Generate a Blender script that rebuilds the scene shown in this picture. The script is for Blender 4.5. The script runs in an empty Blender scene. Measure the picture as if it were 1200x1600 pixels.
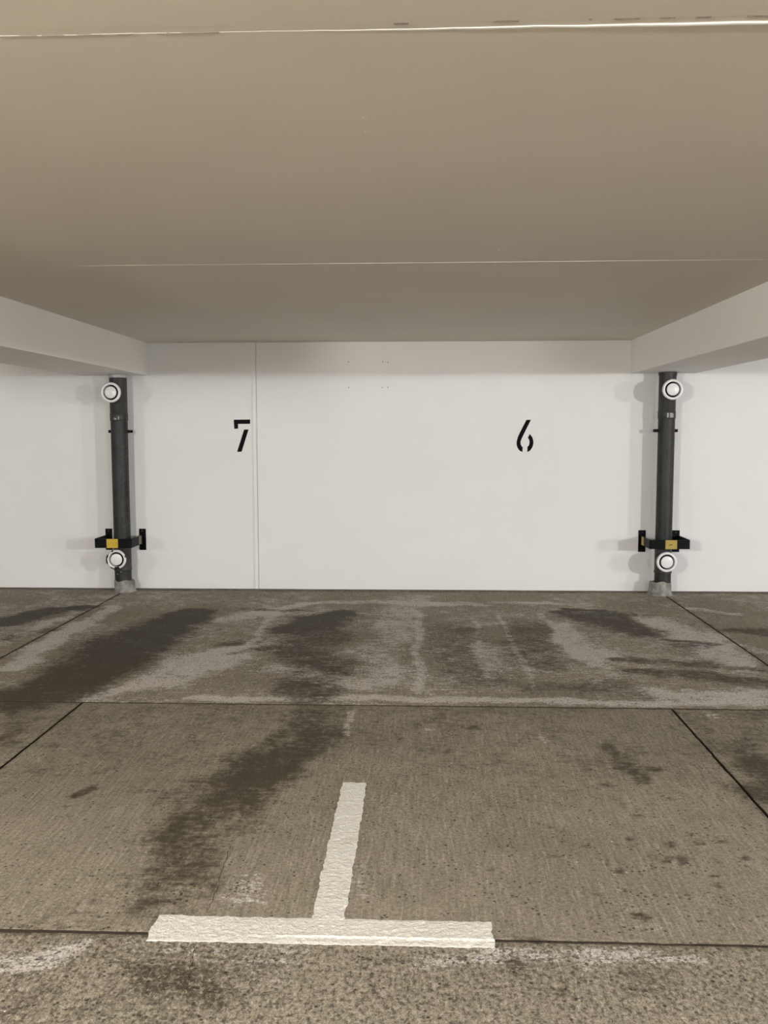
import bpy, bmesh, math, random
import numpy as np
from mathutils import Vector, Matrix

S = bpy.context.scene
C = S.collection

# ------------------------------------------------------------------ camera
CAM_Y = -8.5377
pitch, yaw, roll, FPX = 0.08914, 0.04215, -0.00162, 1426.84
fw = Vector((-math.sin(yaw) * math.cos(pitch), math.cos(yaw) * math.cos(pitch), -math.sin(pitch)))
r0 = Vector((math.cos(yaw), math.sin(yaw), 0)); u0 = r0.cross(fw)
rt = math.cos(roll) * r0 + math.sin(roll) * u0
up = -math.sin(roll) * r0 + math.cos(roll) * u0
cd = bpy.data.cameras.new('camera'); cam = bpy.data.objects.new('camera', cd); C.objects.link(cam)
M3 = Matrix((rt, up, -fw)).transposed()
cam.matrix_world = Matrix.Translation((0, CAM_Y, 1.5)) @ M3.to_4x4()
cd.sensor_fit = 'VERTICAL'; cd.sensor_height = 36.0; cd.sensor_width = 27.0
cd.lens = 36.0 * FPX / 1600.0
cd.clip_start = 0.05
S.camera = cam

# ------------------------------------------------------------------ world, lamps, exposure
w = bpy.data.worlds.new('world'); S.world = w; w.use_nodes = True
w.node_tree.nodes['Background'].inputs[0].default_value = (0.9, 0.92, 1.0, 1)
w.node_tree.nodes['Background'].inputs[1].default_value = 0.02
S.view_settings.view_transform = 'Standard'; S.view_settings.look = 'None'
S.view_settings.gamma = 1.0; S.view_settings.use_curve_mapping = False
S.view_settings.exposure = 0.09
# a row of ceiling lamps over the driving aisle behind the camera, one in line with every bay
LAMP_Y, LAMP_Z = -9.6, 2.04
C0, C1 = (0.975, 0.985, 1.03), (1.0, 0.955, 0.89)
for i, (lx, e, lc) in enumerate([(-8.0, 300, C0), (-3.0, 730, C1), (2.1, 260, C0), (7.2, 960, C0), (12.3, 860, C0)]):
    ld = bpy.data.lights.new('aisle_lamp', 'POINT'); ld.energy = e; ld.shadow_soft_size = 0.09
    ld.color = lc
    lo = bpy.data.objects.new('aisle_lamp', ld); lo.location = (lx, LAMP_Y, LAMP_Z); C.objects.link(lo)

# ------------------------------------------------------------------ dimensions
H, B = 2.316, 2.015                # ceiling, underside of the beams
YA, YB = -3.656, -5.952            # cross joints of the floor
X0, X1, YR = -13.0, 14.5, -15.0    # garage shell
random.seed(4)

# ------------------------------------------------------------------ helpers
def new_obj(name, bm, mats, parent=None, smooth=False):
    me = bpy.data.meshes.new(name)
    bmesh.ops.recalc_face_normals(bm, faces=bm.faces)
    bm.to_mesh(me); bm.free()
    for m in (mats if isinstance(mats, (list, tuple)) else [mats]): me.materials.append(m)
    if smooth:
        for p in me.polygons: p.use_smooth = True
        try: me.set_sharp_from_angle(angle=math.radians(35))
        except Exception: pass
    o = bpy.data.objects.new(name, me); C.objects.link(o)
    if parent: o.parent = parent
    return o

def box(bm, a, b, bevel=0.0, mi=0):
    n0 = len(bm.verts)
    r = bmesh.ops.create_cube(bm, size=1.0)
    vs = r['verts']
    for v in vs:
        v.co = Vector([(a[i] + b[i]) / 2 + v.co[i] * (b[i] - a[i]) for i in range(3)])
    fs = set(f for v in vs for f in v.link_faces)
    for f in fs: f.material_index = mi
    if bevel:
        es = list(set(e for v in vs for e in v.link_edges))
        bmesh.ops.bevel(bm, geom=es, offset=bevel, segments=2, affect='EDGES', profile=0.5)

def lathe(bm, prof, seg=48, axis='Z', o=(0, 0, 0), closed=False, jit=0.0):
    """revolve (r, h) pairs; axis Z: h upwards, axis Y: h towards the camera (-y)"""
    rings = []
    for r, h in prof:
        ring = []
        for k in range(seg):
            t = 2 * math.pi * k / seg
            rr = r + (random.uniform(-jit, jit) if jit else 0)
            if axis == 'Z': p = (o[0] + rr * math.cos(t), o[1] + rr * math.sin(t), o[2] + h)
            else: p = (o[0] + rr * math.cos(t), o[1] - h, o[2] + rr * math.sin(t))
            ring.append(bm.verts.new(p))
        rings.append(ring)
    for a, b in zip(rings, rings[1:] + ([rings[0]] if closed else [])):
        for k in range(seg):
            j = (k + 1) % seg
            bm.faces.new((a[k], a[j], b[j], b[k]))
    if not closed:
        bm.faces.new(rings[0]); bm.faces.new(rings[-1])

def empty(name, loc, label, cat, group=None):
    o = bpy.data.objects.new(name, None); C.objects.link(o); o.location = loc
    o['label'] = label; o['category'] = cat
    if group: o['group'] = group
    return o

def structure(o, label=None):
    o['kind'] = 'structure'
    if label: o['label'] = label
    return o

# value noise for meshes
rng = np.random.RandomState(7)
TAB = rng.rand(512, 512)
def vnoise(x, y, s, off=0):
    x = np.asarray(x) * s + off + 100; y = np.asarray(y) * s + off * 1.7 + 100
    xi = np.floor(x).astype(int); yi = np.floor(y).astype(int)
    fx = x - xi; fy = y - yi
    fx = fx * fx * (3 - 2 * fx); fy = fy * fy * (3 - 2 * fy)
    g = lambda a, b: TAB[a % 512, b % 512]
    return ((g(xi, yi) * (1 - fx) + g(xi + 1, yi) * fx) * (1 - fy)
            + (g(xi, yi + 1) * (1 - fx) + g(xi + 1, yi + 1) * fx) * fy)
def fbm(x, y, s, off=0, o=4):
    r = 0; a = 0.5; t = 0
    for k in range(o):
        r = r + a * vnoise(x, y, s * 2 ** k, off + 13 * k); t += a; a *= 0.5
    return r / t

# ------------------------------------------------------------------ materials
class NT:
    def __init__(s, name):
        s.m = bpy.data.materials.new(name); s.m.use_nodes = True
        s.t = s.m.node_tree; s.n = s.t.nodes; s.b = s.n['Principled BSDF']
        s.tc = s.n.new('ShaderNodeTexCoord')
    def link(s, a, b): s.t.links.new(a, b)
    def noise(s, scale, detail=4, rough=0.55, vec=(1, 1, 1), dist=0.0):
        mp = s.n.new('ShaderNodeMapping'); mp.inputs['Scale'].default_value = vec
        s.link(s.tc.outputs['Object'], mp.inputs[0])
        n = s.n.new('ShaderNodeTexNoise'); n.inputs['Scale'].default_value = scale
        n.inputs['Detail'].default_value = detail; n.inputs['Roughness'].default_value = rough
        n.inputs['Distortion'].default_value = dist
        s.link(mp.outputs[0], n.inputs['Vector']); return n.outputs[0]
    def voro(s, scale, vec=(1, 1, 1)):
        mp = s.n.new('ShaderNodeMapping'); mp.inputs['Scale'].default_value = vec
        s.link(s.tc.outputs['Object'], mp.inputs[0])
        n = s.n.new('ShaderNodeTexVoronoi'); n.inputs['Scale'].default_value = scale
        s.link(mp.outputs[0], n.inputs['Vector']); return n
    def rng(s, v, a, b, c=0.0, d=1.0, smooth=True):
        n = s.n.new('ShaderNodeMapRange')
        if smooth: n.interpolation_type = 'SMOOTHSTEP'
        for i, x in enumerate((a, b, c, d)): n.inputs[i + 1].default_value = x
        s.link(v, n.inputs[0]); return n.outputs[0]
    def math(s, op, a, b=None):
        n = s.n.new('ShaderNodeMath'); n.operation = op
        for i, x in enumerate((a, b)):
            if x is None: continue
            if isinstance(x, (int, float)): n.inputs[i].default_value = x
            else: s.link(x, n.inputs[i])
        return n.outputs[0]
    def mix(s, f, a, b, mode='MIX'):
        n = s.n.new('ShaderNodeMix'); n.data_type = 'RGBA'; n.blend_type = mode
        for i, x in ((0, f), (6, a), (7, b)):
            if isinstance(x, (int, float)): n.inputs[i].default_value = x
            elif isinstance(x, tuple): n.inputs[i].default_value = (*x, 1) if len(x) == 3 else x
            else: s.link(x, n.inputs[i])
        return n.outputs[2]
    def base(s, v):
        if isinstance(v, tuple): s.b.inputs['Base Color'].default_value = (*v, 1)
        else: s.link(v, s.b.inputs['Base Color'])
    def rough(s, v):
        if isinstance(v, (int, float)): s.b.inputs['Roughness'].default_value = v
        else: s.link(v, s.b.inputs['Roughness'])
    def bump(s, h, strength=0.3, dist=0.01):
        n = s.n.new('ShaderNodeBump'); n.inputs['Strength'].default_value = strength
        n.inputs['Distance'].default_value = dist
        s.link(h, n.inputs['Height']); s.link(n.outputs[0], s.b.inputs['Normal'])

def paint_mat(name, col, var=0.04, rough=0.6, bs=0.15):
    t = NT(name)
    a = t.noise(1.3, 5); b = t.noise(90, 3)
    c = t.mix(t.rng(a, 0.3, 0.7), tuple(x * (1 - var) for x in col), tuple(min(x * (1 + var), .95) for x in col))
    t.base(c); t.rough(rough); t.bump(b, bs, 0.002)
    if max(col) < 0.06: t.b.inputs['Specular IOR Level'].default_value = 0.07
    return t.m

M_wall = paint_mat('wall_paint', (0.765, 0.762, 0.748), 0.015)
M_ceil = paint_mat('ceiling_paint', (0.67, 0.622, 0.542), 0.02)
M_beam = paint_mat('beam_paint', (0.87, 0.855, 0.83), 0.015)
M_bead = paint_mat('seam_paint', (0.72, 0.70, 0.65), 0.02, 0.45)
M_crack = paint_mat('crack_shade', (0.16, 0.14, 0.115), 0.3, 0.9)
M_hole = paint_mat('hole_dark', (0.05, 0.045, 0.04), 0.1, 0.9)
M_speck = paint_mat('paint_speck', (0.85, 0.84, 0.80), 0.02, 0.6)
M_ink = paint_mat('black_paint', (0.003, 0.003, 0.003), 0.1, 0.55, 0.05)
M_steel = paint_mat('black_steel', (0.005, 0.005, 0.006), 0.2, 0.4, 0.1)

def line_paint():
    t = NT('line_paint')
    n = t.noise(55, 5, 0.6); n2 = t.noise(170, 3)
    c = t.mix(t.rng(n, 0.3, 0.75), (0.70, 0.68, 0.61), (0.81, 0.79, 0.73))
    c = t.mix(t.rng(t.noise(5, 4), 0.62, 0.8), c, (0.63, 0.59, 0.49))
    t.base(c); t.rough(0.5)
    t.bump(t.math('ADD', n, t.math('MULTIPLY', n2, 0.35)), 0.9, 0.012)
    return t.m
M_line = line_paint()

def duct_mat(name, spiral, lo, hi):
    t = NT(name)
    n = t.noise(9, 5, 0.6, (1, 1, 0.5)); f = t.noise(120, 3, 0.7)
    c = t.mix(t.rng(n, 0.3, 0.7), lo, hi)
    c = t.mix(t.math('MULTIPLY', t.rng(f, 0.5, 0.75), 0.35), c, tuple(x * 1.9 for x in hi))
    c = t.mix(t.math('MULTIPLY', t.rng(t.noise(30, 4, 0.7, (3, 3, .35)), 0.62, 0.75), 0.4), c, tuple(x * 2.2 for x in hi))
    t.base(c); t.b.inputs['Metallic'].default_value = 0.2; t.b.inputs['Specular IOR Level'].default_value = 0.3
    t.rough(t.rng(n, 0.2, 0.8, 0.38, 0.6)); t.bump(f, 0.15, 0.002)
    return t.m
M_duct = duct_mat('dark_duct', True, (0.015, 0.015, 0.014), (0.042, 0.043, 0.043))
M_fit = duct_mat('grey_fitting', False, (0.030, 0.030, 0.029), (0.065, 0.065, 0.064))
M_seam = duct_mat('duct_seam', False, (0.13, 0.13, 0.13), (0.20, 0.20, 0.20))
M_band = duct_mat('galvanised_band', False, (0.35, 0.35, 0.35), (0.55, 0.55, 0.55))
M_mark = paint_mat('label_mark', (0.34, 0.34, 0.33), 0.3, 0.6)
M_scr = paint_mat('scratch_mark', (0.55, 0.53, 0.50), 0.1, 0.6)
M_white = paint_mat('valve_enamel', (0.80, 0.79, 0.78), 0.01, 0.28, 0.0)
M_dark = paint_mat('valve_throat', (0.012, 0.011, 0.011), 0.1, 0.6)
M_gasket = paint_mat('torn_gasket', (0.02, 0.018, 0.017), 0.1, 0.8)

def sticker_mat(name, a, b):
    t = NT(name)
    v = t.voro(260, (1, 1, 1)).outputs['Distance']
    t.base(t.mix(t.rng(v, 0.2, 0.6), a, b)); t.rough(0.35); return t.m
M_yel = sticker_mat('yellow_reflective', (0.66, 0.42, 0.025), (0.50, 0.33, 0.02))
M_yel2 = sticker_mat('dull_yellow_reflective', (0.47, 0.33, 0.06), (0.36, 0.26, 0.05))
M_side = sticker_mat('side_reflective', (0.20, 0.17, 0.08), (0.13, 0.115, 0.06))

def collar_mat():
    t = NT('collar_concrete')
    c = t.mix(t.rng(t.noise(16, 6, 0.65), 0.3, 0.7), (0.15, 0.145, 0.125), (0.34, 0.33, 0.30))
    t.base(c); t.rough(0.9); t.bump(t.noise(60, 5, 0.7), 0.6, 0.01); return t.m
M_collar = collar_mat()

def floor_mat():
    t = NT('concrete_floor')
    at = t.n.new('ShaderNodeAttribute'); at.attribute_name = 'stain_and_falloff'
    sp = t.n.new('ShaderNodeSeparateColor'); t.link(at.outputs['Color'], sp.inputs[0])
    dk, lt, cs = sp.outputs[0], sp.outputs[1], sp.outputs[2]
    big = t.noise(0.9, 5, 0.6); mid = t.noise(7, 5, 0.65)
    streak = t.noise(6, 4, 0.65, (14, 0.9, 1)); cross = t.noise(6, 4, 0.65, (1.0, 9, 1))
    fine = t.noise(70, 4, 0.75); grit = t.noise(240, 2, 0.7)
    base = t.mix(t.rng(big, 0.3, 0.7), BASE_A, BASE_B)
    # warm and cool blotches
    base = t.mix(t.math('MULTIPLY', t.rng(mid, 0.38, 0.68), 0.6), base, BASE_C)
    # broom strokes along the bay
    base = t.mix(t.math('MULTIPLY', t.rng(streak, 0.50, 0.68), 0.30), base, (0.48, 0.43, 0.35))
    base = t.mix(t.math('MULTIPLY', t.rng(streak, 0.48, 0.33), 0.34), base, (0.09, 0.078, 0.06))
    # pale efflorescence
    e = t.math('ADD', lt, t.math('MULTIPLY', t.math('SUBTRACT', t.noise(4, 7, 0.72, (1, 1.4, 1)), 0.5), 1.8))
    e = t.math('ADD', e, t.math('MULTIPLY', t.math('SUBTRACT', fine, 0.5), 1.8))
    e = t.math('ADD', e, t.math('MULTIPLY', t.math('SUBTRACT', t.noise(22, 6, 0.75, (0.6, 1.6, 1)), 0.5), 3.2))
    e = t.math('MULTIPLY', t.rng(e, 0.22, 0.95), t.rng(lt, 0.0, 0.25))
    base = t.mix(t.math('MULTIPLY', e, 0.76), base, (0.60, 0.568, 0.53))
    # oil, damp and the painted falloff of light on the middle row
    d = t.math('ADD', dk, t.math('MULTIPLY', t.math('SUBTRACT', t.noise(5, 6, 0.65), 0.5), 1.3))
    d = t.math('ADD', d, t.math('MULTIPLY', t.math('SUBTRACT', cross, 0.5), 0.9))
    d = t.math('ADD', d, t.math('MULTIPLY', t.math('SUBTRACT', t.noise(24, 6, 0.75), 0.5), 1.9))
    d = t.math('MULTIPLY', t.rng(d, 0.1, 0.95), t.rng(dk, 0.0, 0.25))
    base = t.mix(t.math('MULTIPLY', d, 0.92), base, (0.042, 0.033, 0.018))
    # grain
    g = t.rng(fine, 0.3, 0.7, 0.62, 1.34, False)
    g2 = t.rng(grit, 0.3, 0.7, 0.62, 1.36, False)
    gg = t.math('MULTIPLY', g, g2)
    # rough washed strip of the aisle
    ag = t.noise(75, 4, 0.7, (1, 0.7, 1), 0.4)
    ca = t.math('MULTIPLY', t.rng(ag, 0.52, 0.66), cs)
    base = t.mix(t.math('MULTIPLY', ca, 0.55), base, (0.44, 0.395, 0.325))
    cb = t.math('MULTIPLY', t.rng(ag, 0.50, 0.38), cs)
    base = t.mix(t.math('MULTIPLY', cb, 0.75), base, (0.055, 0.047, 0.036))
    # small pits
    v = t.voro(42); v2 = t.noise(11, 3)
    pit = t.math('MULTIPLY', t.rng(v.outputs['Distance'], 0.27, 0.15), t.rng(v2, 0.40, 0.60))
    mul = t.n.new('ShaderNodeMix'); mul.data_type = 'RGBA'; mul.blend_type = 'MULTIPLY'
    mul.inputs[0].default_value = 1.0
    cmb = t.n.new('ShaderNodeCombineColor')
    for i in range(3): t.link(gg, cmb.inputs[i])
    t.link(base, mul.inputs[6]); t.link(cmb.outputs[0], mul.inputs[7])
    col = t.mix(t.math('MULTIPLY', pit, 0.85), mul.outputs[2], (0.03, 0.026, 0.02))
    fv = t.voro(13); fl = t.math('MULTIPLY', t.rng(fv.outputs['Distance'], 0.055, 0.03), t.rng(t.noise(2.2, 2), 0.52, 0.6))
    col = t.mix(fl, col, (0.66, 0.63, 0.57))
    t.b.inputs['Specular IOR Level'].default_value = 0.22
    t.base(col)
    t.rough(t.rng(d, 0, 1, 0.85, 0.7))
    h = t.math('ADD', t.math('MULTIPLY', fine, 0.6), t.math('MULTIPLY', streak, 0.5))
    h = t.math('SUBTRACT', h, t.math('MULTIPLY', pit, 0.8))
    h = t.math('ADD', h, t.math('MULTIPLY', t.math('MULTIPLY', ag, cs), 2.2))
    t.bump(h, 0.45, 0.006)
    return t.m
BASE_A, BASE_B, BASE_C = (0.215, 0.188, 0.142), (0.29, 0.252, 0.192), (0.205, 0.192, 0.138)
M_floor = floor_mat()
M_joint = paint_mat('joint_dirt', (0.035, 0.028, 0.02), 0.2, 0.95)

# ------------------------------------------------------------------ floor
DARK=[
 ([(1.55, -1.05, 0.10), (1.9, -1.15, 0.08)],0.6),
 ([(1.75, -2.0, 0.05), (2.05, -2.15, 0.05)],0.7),
 ([(1.3, -2.6, 0.07), (1.7, -2.75, 0.08), (2.1, -2.9, 0.05)],0.6),
 ([(-1.0, -2.3, 0.06), (-1.25, -2.5, 0.05)],0.5),
 ([(-1.5, -1.0, 0.05), (-0.9, -1.05, 0.05)],0.5),
 ([(-0.9, -4.9, 0.22), (-1.0, -5.6, 0.16)],0.28),
 ([(-0.25, -4.0, 0.2), (-0.5, -4.6, 0.2)],0.22),
 ([(-1.9, -1.18, 0.159), (-1.96, -1.53, 0.278), (-2.05, -2.15, 0.3), (-2.1, -2.95, 0.304), (-2.19, -3.52, 0.257)],0.95),
 ([(-1.93, -3.51, 0.147), (-2.22, -3.62, 0.144)],0.7),
 ([(-0.65, -1.19, 0.157), (-0.85, -1.49, 0.252), (-1.01, -1.8, 0.145)],0.9),
 ([(-0.85, -1.9, 0.261), (-0.68, -2.98, 0.2), (-0.69, -3.5, 0.127)],0.6),
 ([(-1.37, -2.19, 0.1), (-1.26, -2.13, 0.083)],0.5),
 ([(1.21, -1.07, 0.131), (1.46, -1.27, 0.23), (1.64, -1.71, 0.192)],0.75),
 ([(1.31, -0.93, 0.075), (1.47, -0.93, 0.064)],0.9),
 ([(0.8, -1.51, 0.174), (0.74, -2.77, 0.164)],0.5),
 ([(0.19, -1.76, 0.241), (0.33, -3.09, 0.194)],0.4),
 ([(0.72, -3.22, 0.151), (1.2, -3.27, 0.168)],0.4),
 ([(1.36, -2.91, 0.099), (1.71, -3.04, 0.116), (2.01, -3.2, 0.113)],0.6),
 ([(1.74, -2.22, 0.08), (1.95, -2.25, 0.079)],0.45),
 ([(-3.32, -1.58, 0.177), (-3.17, -1.22, 0.133), (-2.85, -0.93, 0.077)],0.95),
 ([(-2.99, -2.19, 0.092), (-2.89, -1.87, 0.097)],0.5),
 ([(2.35, -1.68, 0.134), (2.55, -1.78, 0.165)],0.65),
 ([(-2.07, -3.81, 0.097), (-2.08, -4.23, 0.095)],0.5),
 ([(-0.65, -3.76, 0.103), (-0.68, -4.27, 0.155), (-0.7, -4.83, 0.176), (-0.79, -5.26, 0.18), (-0.8, -5.74, 0.114)],0.62),
 ([(-0.5, -3.87, 0.135), (-0.51, -4.39, 0.135)],0.5),
 ([(-1.21, -4.46, 0.119), (-1.35, -4.92, 0.106)],0.15),
 ([(-1.44, -4.94, 0.021), (-1.38, -4.86, 0.027)],0.8),
 ([(-1.42, -5.05, 0.01), (-1.42, -5.05, 0.01)],1.0),
 ([(-1.43, -4.69, 0.028), (-1.38, -4.63, 0.023)],0.5),
 ([(1.54, -4.19, 0.077), (1.41, -4.81, 0.079)],0.55),
 ([(1.38, -3.8, 0.101), (1.39, -4.28, 0.09)],0.35),
 ([(0.83, -4.26, 0.043), (0.87, -4.47, 0.058), (0.97, -4.66, 0.044)],0.45),
 ([(0.77, -4.71, 0.033), (0.79, -4.73, 0.022)],0.5),
 ([(-0.7, -6.23, 0.078), (-0.56, -6.25, 0.051)],0.4),
 ([(0.24, -6.09, 0.045), (0.24, -6.09, 0.036)],0.6),
 ([(0.57, -6.16, 0.069), (0.66, -6.17, 0.052)],0.45),
 ([(0.34, -6.21, 0.024), (0.35, -6.21, 0.024)],0.6),
 ([(-0.18, -6.07, 0.036), (-0.03, -6.06, 0.036)],0.25),
]
LIGHT=[
 ([(-0.05, -1.0, 0.03), (-0.02, -3.4, 0.03)],0.5),
 ([(0.42, -1.4, 0.025), (0.40, -3.2, 0.03)],0.45),
 ([(0.62, -1.2, 0.02), (0.66, -3.3, 0.02)],0.45),
 ([(0.98, -1.1, 0.03), (1.02, -2.6, 0.04)],0.45),
 ([(-1.25, -1.2, 0.03), (-1.18, -2.6, 0.03)],0.4),
 ([(0.05, -3.72, 0.03), (0.03, -4.3, 0.03)],0.2),
 ([(-2.67, -2.97, 0.089), (-2.64, -2.46, 0.11), (-2.66, -1.97, 0.105), (-2.65, -0.93, 0.066)],0.8),
 ([(-1.77, -3.5, 0.092), (-1.57, -3.23, 0.173), (-1.47, -2.85, 0.205), (-1.16, -2.32, 0.134)],0.8),
 ([(-2.17, -1.84, 0.058), (-2.19, -1.37, 0.052)],0.3),
 ([(-1.54, -1.35, 0.103), (-1.06, -0.7, 0.078), (-0.22, -0.67, 0.089), (0.55, -0.73, 0.077)],0.7),
 ([(-0.11, -0.45, 0.143), (-0.31, -2.29, 0.134), (-0.27, -3.11, 0.136)],0.45),
 ([(-1.29, -3.57, 0.05), (-0.57, -3.52, 0.051), (0.15, -3.52, 0.05), (1.13, -3.55, 0.05), (1.92, -3.49, 0.05)],0.75),
 ([(-0.94, -2.83, 0.123), (-0.38, -3.26, 0.095)],0.5),
 ([(1.09, -1.5, 0.089), (1.07, -2.24, 0.125), (1.19, -2.76, 0.102)],0.6),
 ([(1.78, -1.1, 0.104), (1.99, -1.8, 0.165), (1.98, -2.56, 0.147), (1.99, -2.88, 0.099)],0.7),
 ([(1.36, -3.36, 0.073), (1.86, -3.37, 0.073)],0.7),
 ([(0.68, -0.58, 0.056), (1.22, -0.65, 0.055)],0.5),
 ([(0.45, -2.26, 0.089), (0.48, -2.94, 0.06)],0.3),
 ([(2.22, -0.82, 0.054), (2.58, -1.02, 0.063)],0.6),
 ([(2.08, -1.8, 0.047), (2.29, -2.38, 0.065)],0.4),
 ([(-2.97, -2.34, 0.054), (-2.94, -1.39, 0.062), (-2.82, -0.7, 0.04)],0.5),
 ([(-0.57, -5.69, 0.059), (-0.57, -5.77, 0.072)],0.5),
 ([(-0.38, -3.77, 0.021), (-0.38, -4.17, 0.016)],0.7),
 ([(-0.12, -3.85, 0.061), (-0.11, -4.58, 0.057), (-0.15, -5.0, 0.038)],0.12),
 ([(-0.21, -5.49, 0.027), (-0.19, -5.71, 0.037)],0.2),
 ([(-0.74, -5.26, 0.029), (-0.9, -5.09, 0.035)],0.2),
 ([(0.59, -4.08, 0.016), (0.59, -4.22, 0.012)],0.7),
 ([(1.55, -3.68, 0.024), (1.55, -3.79, 0.023)],0.6),
 ([(0.85, -4.12, 0.079), (0.94, -4.69, 0.096), (1.01, -5.19, 0.072)],0.08),
 ([(0.68, -5.59, 0.042), (0.71, -5.83, 0.049)],0.12),
 ([(-0.88, -5.78, 0.041), (-0.78, -5.73, 0.037)],0.15),
 ([(-1.19, -6.13, 0.073), (-1.09, -6.11, 0.073), (-0.98, -6.05, 0.037)],0.9),
 ([(-0.76, -6.03, 0.056), (-0.43, -6.08, 0.073)],0.35),
 ([(-0.02, -6.06, 0.036), (0.26, -6.05, 0.04), (0.56, -6.0, 0.046), (0.81, -6.02, 0.027)],0.55),
 ([(0.43, -6.08, 0.045), (0.51, -6.04, 0.036)],0.4),
]
SPOTS=[(0.68, -5.5, 0.022),(0.66, -5.53, 0.013),(0.91, -5.42, 0.027),(0.85, -5.43, 0.022),(0.82, -5.4, 0.014),(1.01, -5.28, 0.019),(1.1, -5.27, 0.014),(1.14, -5.4, 0.025),(1.04, -5.43, 0.016),(0.99, -5.53, 0.019),(0.99, -5.6, 0.017),(0.56, -5.66, 0.021),(0.56, -5.73, 0.012),(0.67, -5.65, 0.015),(0.68, -5.8, 0.028),(0.53, -5.21, 0.017),(0.49, -5.17, 0.024),(0.47, -5.41, 0.018),(0.65, -5.46, 0.011),(0.05, -4.97, 0.026),(0.24, -5.52, 0.018),(0.25, -4.02, 0.039),(0.13, -4.36, 0.021),(0.65, -5.43, 0.011),(0.91, -5.3, 0.014),(0.99, -5.22, 0.014),(1.01, -4.88, 0.018),(1.02, -4.56, 0.028),(0.84, -5.06, 0.017),(0.79, -4.89, 0.01),(1.14, -5.6, 0.017),(0.38, -2.89, 0.016),(0.35, -3.06, 0.02),(-1.9, -1.23, 0.042),(0.02, -4.66, 0.014),(0.76, -5.26, 0.014),(0.6, -5.32, 0.012),]
CRACKS = [([(-.69, -5.364), (-.687, -5.488), (-.673, -5.668), (-.671, -5.771), (-.671, -5.84)], .0011),
          ([(-.663, -6.008), (-.655, -6.057), (-.648, -6.12), (-.636, -6.208)], .0014)]

def seg_field(X, Y, strokes, hard=1.0):
    out = np.zeros_like(X)
    wx = X + (fbm(X, Y, 2.5, 3) - .5) * 0.30 + (fbm(X, Y, 11, 9) - .5) * 0.10
    wy = Y + (fbm(X, Y, 2.5, 31) - .5) * 0.30 + (fbm(X, Y, 11, 57) - .5) * 0.10
    for pts, s in strokes:
        f = np.zeros_like(X)
        for (ax, ay, ar), (bx, by, br) in zip(pts[:-1], pts[1:]):
            dx, dy = bx - ax, by - ay; L = dx * dx + dy * dy + 1e-9
            t = np.clip(((wx - ax) * dx + (wy - ay) * dy) / L, 0, 1)
            r = ar + (br - ar) * t
            k = min(1.0, max(ar, br) / 0.09)         # small marks are warped less
            qx = X + (wx - X) * k; qy = Y + (wy - Y) * k
            t = np.clip(((qx - ax) * dx + (qy - ay) * dy) / L, 0, 1); r = ar + (br - ar) * t
            d = np.hypot(qx - ax - t * dx, qy - ay - t * dy) / r
            f = np.maximum(f, np.clip(1.35 - d * 0.85, 0, 1))
        f = f * f * (3 - 2 * f) * s
        out = 1 - (1 - out) * (1 - f)
    return out

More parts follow.
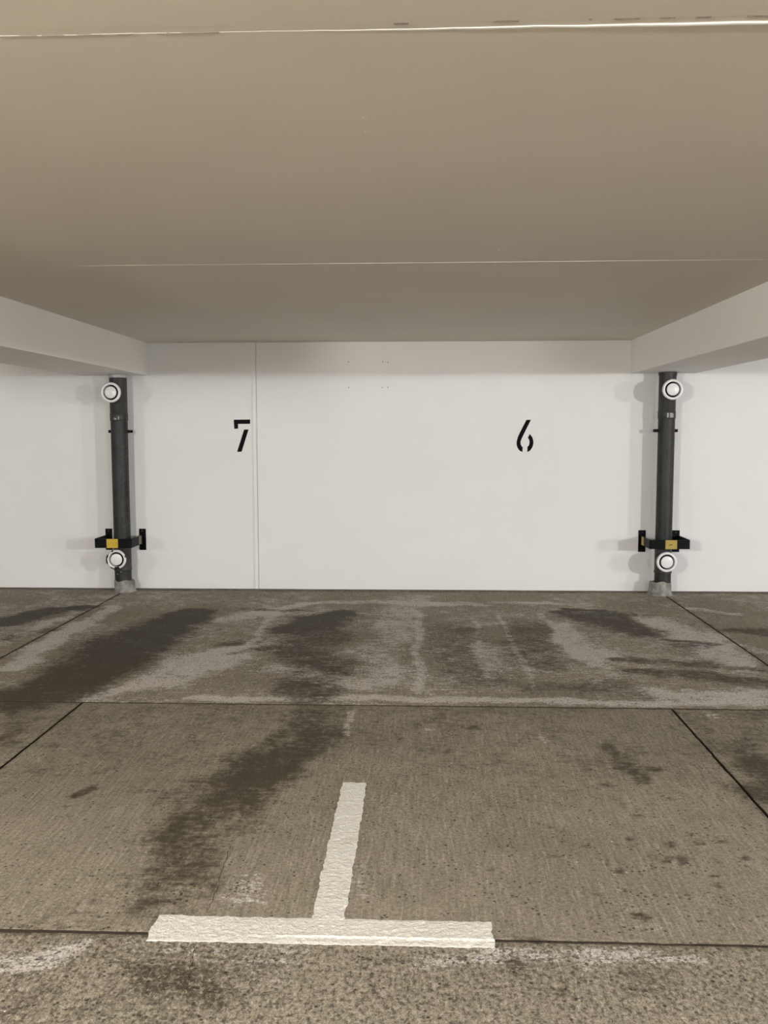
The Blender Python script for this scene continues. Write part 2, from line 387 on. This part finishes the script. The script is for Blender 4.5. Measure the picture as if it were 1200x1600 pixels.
def make_floor():
    G = 0.0065
    fine = 0.02
    # (x0, x1, y0, y1, coarse strip)
    P = [(-2.795, 2.2101, YA, 0, 0), (-4.7, -2.795, YA, 0, 0), (2.2101, 4.7, YA, 0, 0),
         (-1.8835, 1.3477, YB, YA, 0), (-4.7, -1.8835, YB, YA, 0), (1.3477, 4.7, YB, YA, 0),
         (-4.7, 4.7, -7.3, YB, 0)]
    verts, faces, mats = [], [], []
    n = 0
    dz = [0, 0, 0, -0.001, -0.001, -0.001, -0.001]
    for pi, (x0, x1, y0, y1, _) in enumerate(P):
        gx0 = G if x0 > -4.7 else 0; gx1 = G if x1 < 4.7 else 0
        gy0 = G if y0 > -7.3 else 0; gy1 = G if y1 < 0 else 0
        if pi == 6: gy1 = G * 1.2
        nx = max(2, int(round((x1 - x0) / fine))); ny = max(2, int(round((y1 - y0) / fine)))
        xs = np.linspace(x0 + gx0, x1 - gx1, nx + 1); ys = np.linspace(y0 + gy0, y1 - gy1, ny + 1)
        xs = np.concatenate([[xs[0]], [xs[0] + .004], xs[1:-1], [xs[-1] - .004], [xs[-1]]])
        ys = np.concatenate([[ys[0]], [ys[0] + .004], ys[1:-1], [ys[-1] - .004], [ys[-1]]])
        Xg, Yg = np.meshgrid(xs, ys)
        Z = np.full_like(Xg, dz[pi]) + (fbm(Xg, Yg, 1.1, 5) - .5) * 0.004
        # ragged rounded arrises at the joints
        jx = (fbm(Xg, Yg, 9, 77) - .5) * 0.010 + (fbm(Xg, Yg, 40, 7) - .5) * 0.006
        Z[0, :] -= 0.001; Z[-1, :] -= 0.001; Z[:, 0] -= 0.001; Z[:, -1] -= 0.001
        if y0 > -7.3: Yg[0, :] += jx[0, :] * .8
        if y1 < 0: Yg[-1, :] += jx[-1, :] * .8
        if pi == 6: Yg[-1, :] += .0085 - .0125 * np.clip((-.5 - Xg[-1, :]) / .8, 0, 1)
        if x0 > -4.7: Xg[:, 0] += jx[:, 0] * .6
        if x1 < 4.7: Xg[:, -1] += jx[:, -1] * .6
        # skirt
        Xs = np.pad(Xg, 1, mode='edge'); Ys = np.pad(Yg, 1, mode='edge'); Zs = np.pad(Z, 1, mode='edge')
        Zs[0, :] = Zs[-1, :] = -0.04; Zs[:, 0] = Zs[:, -1] = -0.04
        h, wd = Xs.shape
        verts.append(np.stack([Xs.ravel(), Ys.ravel(), Zs.ravel()], 1))
        I = np.arange(h * wd).reshape(h, wd) + n
        k2 = np.zeros((h - 1, wd - 1), np.int32); k2[0, :] = k2[-1, :] = 1; k2[:, 0] = k2[:, -1] = 1
        mats.append(k2.ravel())
        faces.append(np.stack([I[:-1, :-1].ravel(), I[:-1, 1:].ravel(), I[1:, 1:].ravel(), I[1:, :-1].ravel()], 1))
        n += h * wd
    V = np.concatenate(verts); F = np.concatenate(faces); nf = len(F)
    # plain slabs outside the detailed area and the bed beneath the joints
    ex = [((X0, 0), (-4.7, YR)), ((4.7, 0), (X1, YR)), ((-4.7, -7.3), (4.7, YR))]
    V2, F2 = [], []
    for (a, b), (c, d) in ex:
        k = n + len(V2); V2 += [(a, d, 0), (c, d, 0), (c, b, 0), (a, b, 0)]; F2.append((k, k + 1, k + 2, k + 3))
    k = n + len(V2); V2 += [(-4.7, -7.3, -.035), (4.7, -7.3, -.035), (4.7, 0, -.035), (-4.7, 0, -.035)]
    F2.append((k, k + 1, k + 2, k + 3))
    me = bpy.data.meshes.new('floor')
    me.from_pydata(np.concatenate([V, np.array(V2)]).tolist(), [], F.tolist() + F2)
    me.materials.append(M_floor); me.materials.append(M_joint)
    me.polygons.foreach_set('material_index', np.concatenate(mats + [np.array([0, 0, 0, 1], np.int32)]))
    me.polygons.foreach_set('use_smooth', np.ones(len(me.polygons), bool))
    me.update()
    X, Y = V[:, 0], V[:, 1]
    dark = seg_field(X, Y, DARK)
    spots = np.zeros_like(X)
    for (sx, sy, r) in SPOTS:
        d = np.hypot(X - sx + (fbm(X, Y, 30, 3) - .5) * r * 2, Y - sy + (fbm(X, Y, 30, 8) - .5) * r * 2) / r
        spots = np.maximum(spots, np.clip(1.6 - d, 0, 1) * .68)
    light = seg_field(X, Y, LIGHT)
    bayA = (Y > YA).astype(float)
    # general wear of the back bay: pale bloom; then a darker strip along the wall
    light = np.clip(light + bayA * 0.42 * np.clip(fbm(X, Y, 1.6, 40) * 2.2 - .6, 0, 1), 0, 1)
    dark = np.clip(np.maximum(dark, spots) + bayA * 0.10 + np.clip((fbm(X, Y, 1.3, 70) - .5) * 1.6, 0, .3) * (Y < YA), 0, 1)
    dark = np.maximum(dark, (1 - bayA) * np.clip((Y - YB) / 2.2, 0, 1) * (.10 + .40 * fbm(X * 1.5, Y, 1.1, 140)) * (Y > YB))  # light falloff towards the back joint, painted in along with grime
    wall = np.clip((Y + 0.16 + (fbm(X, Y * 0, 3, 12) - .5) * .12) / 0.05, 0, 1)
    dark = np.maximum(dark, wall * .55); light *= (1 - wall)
    # dirt gathered at the joints
    j = np.minimum(np.abs(Y - YA), np.abs(Y - YB) * 1.0)
    dark = np.maximum(dark, np.clip(1 - j / (0.02 + .03 * fbm(X, Y, 5, 90)), 0, 1) * .55)
    jb = np.where(Y > YA, np.minimum(np.abs(X + 2.795), np.abs(X - 2.21)), np.minimum(np.abs(X + 1.8835), np.abs(X - 1.3477)))
    jb = np.where(Y < YB, 9, jb)
    dark = np.maximum(dark, np.clip(1 - jb / (0.025 + .03 * fbm(X, Y, 5, 99)), 0, 1) * .55)
    coarse = np.clip((YB - Y) / 0.02, 0, 1) * 1.0 + (Y > YB) * (Y < YA) * np.clip(.10 - .0 * Y, 0, 1)
    col = np.ones((len(me.vertices), 4), np.float32); col[:, 0] = .1; col[:, 1] = 0.05; col[:, 2] = .1
    col[:len(V), 0] = dark; col[:len(V), 1] = light; col[:len(V), 2] = coarse
    at = me.color_attributes.new('stain_and_falloff', 'FLOAT_COLOR', 'POINT')
    at.data.foreach_set('color', col.ravel())
    o = bpy.data.objects.new('floor', me); C.objects.link(o)
    return structure(o, 'stained grey concrete slab floor cut by dark joints')
FL = make_floor()
for path, wd in (CRACKS):
    bm = bmesh.new(); prev = None; pts = []
    for (a, b) in zip(path[:-1], path[1:]):
        for k in range(8): pts.append((a[0] + (b[0] - a[0]) * k / 8 + random.uniform(-.0035, .0035), a[1] + (b[1] - a[1]) * k / 8))
    for i, (x, y) in enumerate(pts):
        ww = wd * random.uniform(.4, 1.2) * (1 if 0 < i < len(pts) - 1 else .1)
        zt = -.001 + (float(fbm(np.array([x]), np.array([y]), 1.1, 5)[0]) - .5) * .004 + .0004
        ring = [bm.verts.new((x - ww, y, zt)), bm.verts.new((x + ww, y, zt)), bm.verts.new((x + ww, y, zt - .006)), bm.verts.new((x - ww, y, zt - .006))]
        if prev:
            for q in range(4): bm.faces.new((prev[q], prev[(q + 1) % 4], ring[(q + 1) % 4], ring[q]))
        prev = ring
    new_obj('floor_crack', bm, M_joint, FL)

# ------------------------------------------------------------------ walls
XJ = -1.553
bm = bmesh.new()
box(bm, (X0, 0, -0.04), (XJ - .003, .25, H + .02)); box(bm, (XJ + .003, 0, -0.04), (X1, .25, H + .02))
box(bm, (XJ - .01, .012, -0.04), (XJ + .01, .25, H + .02))
for hx, hz in [(-.688, 2.133), (-.370, 2.134), (-.322, 2.128), (-.686, 1.897), (-.376, 1.896), (-.323, 1.899)]:
    lathe(bm, [(.0045, -.001), (.0045, .0006)], 10, 'Y', (hx, 0, hz))
wall = new_obj('wall_back', bm, [M_wall, M_hole])
for p in wall.data.polygons:
    if p.area < 0.0002: p.material_index = 1
structure(wall, 'white painted concrete wall behind the two parking bays')

def bead(name, pts, w, h, mat, down=Vector((0, 0, -1)), side=Vector((0, 1, 0)), parent=None):
    """a low hand-filled ridge along a path; w, h may be functions of the index fraction"""
    bm = bmesh.new(); prev = None; n = len(pts)
    for i, p in enumerate(pts):
        t = i / (n - 1); ww = w(t) if callable(w) else w; hh = h(t) if callable(h) else h
        p = Vector(p)
        ring = [bm.verts.new(p + side * (-ww / 2) - down * .004), bm.verts.new(p + side * (-ww / 2) + down * hh * .75), bm.verts.new(p + down * hh),
                bm.verts.new(p + side * (ww / 2) + down * hh * .35), bm.verts.new(p + side * (ww / 2) - down * .004)]
        if prev:
            for k in range(4): bm.faces.new((prev[k], prev[k + 1], ring[k + 1], ring[k]))
        else: bm.faces.new(ring)
        prev = ring
    bm.faces.new(prev)
    return new_obj(name, bm, mat, parent)
t1 = bead('trim_1', [(-1.583 + random.uniform(-.0012, .0012), 0, 0.005 + k * 0.0425) for k in range(51)], .036,
          lambda t: .008 * min(1, (1 - t) * 6) + .0003, M_wall, Vector((0, -1, 0)), Vector((-1, 0, 0)))
structure(t1, 'raised filler strip beside the vertical wall joint, right of the number seven')

bm = bmesh.new(); box(bm, (X0 - .25, YR, -.04), (X0, .25, H + .02)); structure(new_obj('wall_left', bm, M_wall), 'far left garage wall')
bm = bmesh.new(); box(bm, (X1, YR, -.04), (X1 + .25, .25, H + .02)); structure(new_obj('wall_right', bm, M_wall), 'far right garage wall')
bm = bmesh.new(); box(bm, (X0 - .25, YR - .25, -.04), (X1 + .25, YR, H + .02)); structure(new_obj('wall_front', bm, M_wall), 'garage wall across the driving aisle')

# ------------------------------------------------------------------ ceiling
YS1, YS2 = -6.592, -3.98
bm = bmesh.new()
box(bm, (X0, YS1 + .0, H), (X1, .0, H + .2)); box(bm, (X0, YR, H), (X1, YS1 - .030, H + .2))
box(bm, (X0, YS1 - .030, H + .0003), (X1, YS1, H + .2))
ceil = new_obj('ceiling', bm, M_ceil); structure(ceil, 'flat taupe painted concrete ceiling with two cross seams')
xs = np.linspace(-4.4, 4.4, 340)
nz = lambda x, s, o: float(fbm(np.array([x]), np.array([0.]), s, o)[0])
s1 = bead('seam_ridge', [(x, YS1 + (nz(x, 1.5, 2) - .5) * .012 + (nz(x, 14, 8) - .5) * .006, H) for x in xs], .009,
          lambda t: .0002 + .0048 * min(1, max(0, (t - .47) * 9)) * (.75 + .5 * nz(t * 9, 9, 4)), M_bead, parent=ceil)
s1['label'] = 'bright lumpy paint ridge along the near ceiling seam'
s2 = bead('seam_ridge', [(x, YS2 + (nz(x, 1.5, 22) - .5) * .006, H) for x in xs], .006,
          lambda t: .0002 + .0018 * min(1, max(0, nz(t * 9, 1.2, 14) * 2.6 - .75)), M_bead, parent=ceil)
# broken dark cracks on the camera side of the near seam
bm = bmesh.new()
x = -1.6
for (a, b) in [(-1.02, -.90), (-.88, -.80), (-.79, -.60), (-.55, -.42), (-.06, -.03), (.14, .19), (.33, .335), (.38, .43), (.47, .50), (.54, .57), (.64, .73), (.735, .76), (.77, .84), (.86, .90)]:
    off = -.004 if a < -.3 else -.030
    yy = YS1 + off + (nz(a, 1.5, 2) - .5) * .012
    k = 6
    for i in range(k):
        xa, xb = a + (b - a) * i / k, a + (b - a) * (i + 1) / k
        ya = yy + (nz(xa, 30, 3) - .5) * .003; yb = yy + (nz(xb, 30, 3) - .5) * .003
        th = (.0007 if a < -.3 else .0011) * random.uniform(.3, 1.1)
        vs = [bm.verts.new(q) for q in [(xa, ya - th, H - .0016), (xb, yb - th, H - .0016), (xb, yb + th, H - .0016), (xa, ya + th, H - .0016)]]
        vt = [bm.verts.new(v.co + Vector((0, 0, .003))) for v in vs]
        bm.faces.new(vs); bm.faces.new(vt[::-1])
        for q in range(4): bm.faces.new((vs[q], vs[(q + 1) % 4], vt[(q + 1) % 4], vt[q]))
new_obj('seam_crack', bm, M_crack, ceil)
bm = bmesh.new()
for (sx, sy, r) in [(-.158, -6.07, .0032), (-.150, -6.063, .002), (-.158, -5.955, .0016), (-.150, -5.95, .0014), (.346, -4.29, .006), (.362, -4.27, .005), (.345, -4.26, .004), (.385, -4.25, .003), (-1.78, -5.85, .003)]:
    lathe(bm, [(r, 0), (r * .5, .0012)], 8, 'Z', (sx, sy, H - .001))
new_obj('paint_drip', bm, M_speck, ceil)

# ------------------------------------------------------------------ beams
BE = -7.6
for i, (a, b, lab) in enumerate([(-3.2117, -2.5633, 'deep white ceiling beam over the left ventilation pipe'),
                                 (1.9048, 2.4948, 'deep white ceiling beam over the right ventilation pipe'),
                                 (-8.2, -7.6, 'ceiling beam one bay further left, outside the view'),
                                 (6.95, 7.55, 'ceiling beam one bay further right, outside the view')]):
    bm = bmesh.new(); box(bm, (a, BE, B), (b, .0, H + .01), .006)
    o = new_obj('ceiling_beam', bm, M_beam); structure(o, lab)

# ------------------------------------------------------------------ ventilation pipes
def make_pipe(x, r, upper, lower, label, left):
    root = empty('ventilation_pipe', (x, -.165, 0), label, 'pipe', 'ventilation pipes standing against the white wall')
    # spiral duct: a tube with a fine helical seam
    bm = bmesh.new(); lathe(bm, [(r, .10), (r, 1.60)], 48)
    nd = len(bm.faces)
    turns = [0.50 + k * .105 for k in range(10)] if left else [0.62, 0.86, 1.10, 1.34]
    prev = None
    n = 0
    for z0 in turns:
        prev = None
        a0, a1 = (-75, 20) if left else (-110, -60)
        for k in range(22):
            t = math.radians(a0 + (a1 - a0) * k / 21); z = z0 + .055 * (k / 21)
            d = Vector((math.cos(t), math.sin(t), 0))
            ring = [bm.verts.new(d * (r - .002) + Vector((0, 0, z - .0018))), bm.verts.new(d * (r + .0012) + Vector((0, 0, z))),
                    bm.verts.new(d * (r - .002) + Vector((0, 0, z + .0018)))]
            if prev:
                for q in range(2): bm.faces.new((prev[q], prev[q + 1], ring[q + 1], ring[q]))
            prev = ring
    bm.faces.ensure_lookup_table()
    for f in bm.faces[nd:]: f.material_index = 1
    new_obj('duct', bm, [M_duct, M_seam], root, True)
    # upper tee
    uz = upper[1]
    bm = bmesh.new()
    R = r + .004
    lathe(bm, [(R - .002, uz - .255), (R + .001, uz - .25), (R + .001, uz - .19), (R - .002, uz - .185), (R - .002, 2.0)], 48)
    lathe(bm, [(.072, .03), (.072, .118)], 40, 'Y', (upper[0] - x, 0, uz))
    up_ = new_obj('upper_tee', bm, M_fit, root, True)
    bm = bmesh.new(); lathe(bm, [(R + .003, 1.985), (R + .003, 2.013)], 48)
    new_obj('top_band', bm, M_band if left else M_fit, root, True)
    # printed label patches on the tee
    bm = bmesh.new()
    marks = [(-.018, .020, .006), (-.004, .016, .012), (.022, .030, .008)] if left else [(-.010, .042, .014), (.012, .042, .010), (.026, .042, .014), (.040, .036, .006)]
    for mx, mh, mw in marks:
        t = math.asin(mx / R)
        for s in range(3):
            ta = t + (s - 1.5) / 3 * mw / R; tb = t + (s - .5) / 3 * mw / R
            rr = R + .0022
            vs = [bm.verts.new((rr * math.sin(ta), -rr * math.cos(ta), uz - .245)), bm.verts.new((rr * math.sin(tb), -rr * math.cos(tb), uz - .245)),
                  bm.verts.new((rr * math.sin(tb), -rr * math.cos(tb), uz - .245 + mh)), bm.verts.new((rr * math.sin(ta), -rr * math.cos(ta), uz - .245 + mh))]
            bm.faces.new(vs)
    new_obj('printed_mark', bm, M_mark, root)
    # lower tee
    lz = lower[1]
    bm = bmesh.new()
    lathe(bm, [(R - .002, lz - .125), (R + .001, lz - .12), (R + .001, lz - .10), (R - .002, lz - .095), (R - .002, lz + .10), (R + .001, lz + .105), (R + .001, lz + .14), (R - .002, lz + .145)], 48)
    lathe(bm, [(.072, .03), (.072, .118)], 40, 'Y', (lower[0] - x, 0, lz))
    new_obj('lower_tee', bm, M_fit, root, True)
    # scratch near the foot
    bm = bmesh.new()
    zs = .165 if left else .20
    ang = (-.032, .04, .026) if left else (-.022, .014, -.006)
    pa = Vector((ang[0], -math.sqrt(r * r - ang[0] ** 2) - .001, zs)); pb = Vector((ang[1] * .2, -r - .001, zs + ang[2]))
    for dz in (0,):
        q = [bm.verts.new(v) for v in (pa, pb, pb + Vector((0, 0, .009)), pa + Vector((0, 0, .009)))]
        bm.faces.new(q)
    new_obj('scratch', bm, M_scr, root)
    # clamp ends at both sides
    bm = bmesh.new()
    for sx in (-1, 1):
        xe = (.100 if left else (.108 if sx < 0 else .100))
        box(bm, (min(sx * (r - .004), sx * xe), -.012, 1.480), (max(sx * (r - .004), sx * xe), .012, 1.508), .002)
    box(bm, (-.10, r - .004, 1.482), (.10, r + .004, 1.506))
    box(bm, (-.008, r, 1.487), (.008, .1645, 1.501))
    new_obj('pipe_clamp', bm, [M_steel], root)
    # air valves
    for (vx, vz), damaged, rot in ((upper, False, 0), (lower, left, 0)):
        px, F = vx - x, .155
        bm = bmesh.new()
        R1 = .0915 if not damaged else .0895
        lathe(bm, [(.0685, F - .036), (.0685, F + .012), (.0710, F + .0165), (.078, F + .0185), (R1 - .006, F + .016), (R1 - .001, F + .009), (R1, F + .001),
                   (R1 - .002, F - .004), (.0735, F - .006), (.0735, F - .036)], 64, 'Y', (px, 0, vz), True)
        body = new_obj('air_valve', bm, M_white, root, True)
        bm = bmesh.new()
        lathe(bm, [(.0680, F - .034), (.0680, F - .028)], 48, 'Y', (px, 0, vz))
        new_obj('throat', bm, M_dark, body)
        bm = bmesh.new()
        lathe(bm, [(.018, F - .029), (.018, F + .006), (.050, F + .006), (.0540, F + .010), (.0540, F + .014), (.051, F + .018), (.036, F + .0215), (.018, F + .023), (.004, F + .0235)], 56, 'Y', (px, 0, vz))
        new_obj('valve_disc', bm, M_white, body, True)
        if damaged:
            for a0, a1, ra, rb in [(108, 120, .078, .091), (152, 170, .080, .093), (165, 205, .0885, .0945), (232, 258, .086, .093), (258, 290, .069, .0915), (12, 26, .0875, .0905)]:
                k = 8; bm = bmesh.new()
                for i in range(k):
                    ta, tb = math.radians(a0 + (a1 - a0) * i / k), math.radians(a0 + (a1 - a0) * (i + 1) / k)
                    j1, j2 = random.uniform(-.0015, .0015), random.uniform(-.0015, .0015)
                    q = []
                    for t, rr in ((ta, ra + j1), (tb, ra + j1), (tb, rb + j2), (ta, rb + j2)):
                        q.append((px + rr * math.cos(t), vz + rr * math.sin(t)))
                    fr = [bm.verts.new((a, -F - .0195, b)) for a, b in q]; bk = [bm.verts.new((a, -F + .004, b)) for a, b in q]
                    bm.faces.new(fr); bm.faces.new(bk[::-1])
                    for z in range(4): bm.faces.new((fr[z], fr[(z + 1) % 4], bk[(z + 1) % 4], bk[z]))
                g = new_obj('torn_gasket', bm, M_gasket, body)
                g['label'] = 'black torn scrap on the chipped rim'
    return root
PL = make_pipe(-2.803, .077, (-2.818, 1.846), (-2.808, .322), 'dark ventilation pipe left of the seven, the rim of its lower white valve chipped', True)
PR = make_pipe(2.198, .0735, (2.203, 1.855), (2.190, .320), 'dark ventilation pipe right of the six, both its round white valves intact', False)

# ------------------------------------------------------------------ concrete collars
def collar(root, y, prof, label, skew, dx=0):
    bm = bmesh.new(); lathe(bm, prof, 30, 'Z', (0, 0, 0), False, .0022)
    for v in bm.verts:
        if v.co.z > .05: v.co.z += .008 * math.sin(5 * v.co.x / .09 + skew) + random.uniform(-.003, .003)
    o = new_obj('mortar_collar', bm, M_collar, root, True); o.location = (dx, y, -.001)
    o['label'] = label
collar(PL, 0, [(.112, 0), (.100, .012), (.094, .03), (.093, .098), (.088, .108), (.074, .110)], 'short round grey mortar collar', 0, .012)
collar(PR, 0, [(.118, 0), (.106, .012), (.100, .05), (.095, .112), (.088, .124), (.070, .116)], 'rough flared grey mortar collar', 1.5, -.022)

# ------------------------------------------------------------------ pipe guards
def guard(plates, x0, x1, z0, z1, stk, side, label, m_front, scr):
    cx = (x0 + x1) / 2
    root = empty('pipe_guard', (cx, 0, z0), label, 'guard', 'black steel guards bolted round the pipes')
    th, D = .008, .372
    bm = bmesh.new()
    # bent flat bar: outer and inner outline in plan with rounded corners
    def outline(off):
        pts = [(x0 + off, -.004)]
        r = max(.004, .018 - off)
        c = (x0 + .018, -D + .018)
        for k in range(7):
            t = math.pi + (math.pi / 2) * k / 6; pts.append((c[0] + r * math.cos(t), c[1] + r * math.sin(t)))
        c = (x1 - .018, -D + .018)
        for k in range(7):
            t = 1.5 * math.pi + (math.pi / 2) * k / 6; pts.append((c[0] + r * math.cos(t), c[1] + r * math.sin(t)))
        pts.append((x1 - off, -.004)); return pts
    A, Bq = outline(0), outline(th)
    lv = []
    for pts in (A, Bq):
        for z in (z0, z1): lv.append([bm.verts.new((p[0] - cx, p[1], z - z0)) for p in pts])
    a0, a1, b0, b1 = lv
    for k in range(len(A) - 1):
        for p, q in ((a0, a1), (a1, b1), (b1, b0), (b0, a0)): bm.faces.new((p[k], p[k + 1], q[k + 1], q[k]))
    for k in (0, -1): bm.faces.new((a0[k], a1[k], b1[k], b0[k]))
    new_obj('bar', bm, M_steel, root)
    for (pa, pb) in plates:
        bm = bmesh.new(); box(bm, (pa - cx, -.009, .369 - z0), (pb - cx, -.0005, .572 - z0), .0015)
        pl = new_obj('wall_plate', bm, M_steel, root)
        for zz in (.552,):
            bm = bmesh.new(); lathe(bm, [(.008, .008), (.008, .013), (.005, .015)], 6, 'Y', ((pa + pb) / 2 - cx, 0, zz - z0))
            new_obj('bolt', bm, M_fit, pl)
    bm = bmesh.new(); box(bm, (stk[0] - cx, -D - .0015, .0), (stk[1] - cx, -D - .0001, z1 - z0 - .001))
    s = new_obj('reflective_sticker', bm, m_front, root); s['label'] = 'yellow reflective sticker on the front of the bar'
    if scr:
        bm = bmesh.new(); box(bm, (2.195 - cx, -D - .0022, .036), (2.225 - cx, -D - .0014, .041))
        for v in bm.verts: v.co.z += (v.co.x + cx - 2.21) * .25
        new_obj('scratch', bm, M_gasket, s)
    xs_ = x1 if side > 0 else x0
    bm = bmesh.new(); a = xs_ - cx
    box(bm, (min(a, a + side * .0015), -.15, .002), (max(a, a + side * .0015), -.07, z1 - z0 - .002))
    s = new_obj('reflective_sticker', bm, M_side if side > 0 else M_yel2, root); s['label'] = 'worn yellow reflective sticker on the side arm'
guard([(-3.017, -2.953), (-2.692, -2.628)], -2.995, -2.652, .434, .518, (-2.880, -2.775), 1,
      'black steel bar guard with bright yellow sticker around the left ventilation pipe', M_yel, False)
guard([(2.008, 2.074), (2.318, 2.386)], 2.024, 2.381, .443, .524, (2.162, 2.264), -1,
      'black steel bar guard with scratched dull yellow sticker around the right ventilation pipe', M_yel2, True)

# ------------------------------------------------------------------ painted numbers
def painted(name, polys, label):
    bm = bmesh.new()
    for P in polys:
        f = [bm.verts.new((x, -.0012, z)) for x, z in P]; b = [bm.verts.new((x, .0002, z)) for x, z in P]
        bm.faces.new(f); bm.faces.new(b[::-1])
        n = len(P)
        for k in range(n): bm.faces.new((f[k], f[(k + 1) % n], b[(k + 1) % n], b[k]))
    cx = sum(p[0] for p in polys[0]) / len(polys[0]); zz = min(p[1] for P in polys for p in P)
    for v in bm.verts: v.co -= Vector((cx, 0, zz))
    o = new_obj(name, bm, M_ink); o.location = (cx, 0, zz); o['label'] = label; o['category'] = 'number'
def smooth_poly(pts, sharp):
    """Catmull-Rom through the points, corners kept where listed"""
    out = []; n = len(pts)
    for i in range(n):
        p0, p1, p2, p3 = [Vector(pts[(i + k) % n]) for k in (-1, 0, 1, 2)]
        if i in sharp and (i + 1) % n in sharp: out.append(tuple(p1)); continue
        if i in sharp: p0 = p1 - (p2 - p1) * .6
        if (i + 1) % n in sharp: p3 = p2 + (p2 - p1) * .6
        for k in range(5):
            t = k / 5
            out.append(tuple(.5 * ((2 * p1) + (-p0 + p2) * t + (2 * p0 - 5 * p1 + 4 * p2 - p3) * t * t + (-p0 + 3 * p1 - 3 * p2 + p3) * t ** 3)))
    return out
six = lambda u, v: (.872 + (u - 447) * .000492, 1.595 - (v - 313) * .000493)
LFT = [(626, 313), (710, 313), (545, 655), (521, 735), (533, 790), (563, 832), (556, 915), (502, 886), (458, 815), (447, 740), (463, 655), (497, 570)]
RGT = [(692, 577), (741, 645), (762, 738), (743, 822), (701, 887), (650, 916), (650, 822), (679, 785), (688, 735), (680, 685), (656, 648)]
painted('painted_number', [smooth_poly([six(*p) for p in LFT], {0, 1, 5, 6}), smooth_poly([six(*p) for p in RGT], {0, 5, 6, 10})],
        'black stencilled number six painted on the white wall at right')
painted('painted_number', [[(-1.769, 1.602), (-1.614, 1.604), (-1.614, 1.563), (-1.729, 1.562), (-1.728, 1.518), (-1.765, 1.517)],
                           [(-1.672, 1.51), (-1.630, 1.51), (-1.699, 1.302), (-1.742, 1.301)]],
        'black stencilled number seven painted on the white wall at left')

# ------------------------------------------------------------------ parking line
def parking_line():
    bm = bmesh.new()
    def patch(x0, x1, y0, y1, rag):
        st = .005
        nx = int(round((x1 - x0) / st)); ny = int(round((y1 - y0) / st))
        X, Y = np.meshgrid(np.linspace(x0, x1, nx + 1), np.linspace(y0, y1, ny + 1))
        e1 = (fbm(X, Y, 22, 21) - .5) * .012 + (fbm(X, Y, 70, 25) - .5) * .009
        e2 = (fbm(X, Y, 22, 121) - .5) * .008 + (fbm(X, Y, 70, 125) - .5) * .007
        dx = np.minimum(X - x0, x1 - X); dy = np.minimum(Y - y0, y1 - Y)
        X2 = X + e1 * np.clip(1 - dx / .02, 0, 1); Y2 = Y + e2 * np.clip(1 - dy / .02, 0, 1)
        d = np.minimum(dx, dy if rag else y1 - Y)
        Z = .0012 + np.clip(d / .008, 0, 1) * .0012 + (fbm(X, Y, 34, 61) - .5) * .0026 + (fbm(X, Y, 95, 63) - .5) * .0030
        rx = np.clip((X + .62) / .35, 0, 1)
        k = np.exp(-((Y - (YB - .007 + (fbm(X, Y * 0, 8, 5) - .5) * .005)) / .0030) ** 2)
        Z = np.maximum(Z, .0005) + k * (.0004 + .0042 * rx)
        V = [[bm.verts.new((float(X2[i, j]), float(Y2[i, j]), float(Z[i, j]))) for j in range(nx + 1)] for i in range(ny + 1)]
        for i in range(ny):
            for j in range(nx): bm.faces.new((V[i][j], V[i][j + 1], V[i + 1][j + 1], V[i + 1][j]))
    patch(-.814, .213, -5.994, -5.854, True)
    patch(-.339, -.236, -5.860, -4.762, False)
    bd = [e_ for e_ in bm.edges if len(e_.link_faces) == 1]
    r = bmesh.ops.extrude_edge_only(bm, edges=bd)
    for v in [g for g in r['geom'] if isinstance(g, bmesh.types.BMVert)]: v.co.z = -.006
    o = new_obj('parking_line', bm, M_line, None, True)
    o['label'] = 'thick white T-shaped parking line painted on the concrete floor'; o['category'] = 'line'
parking_line()
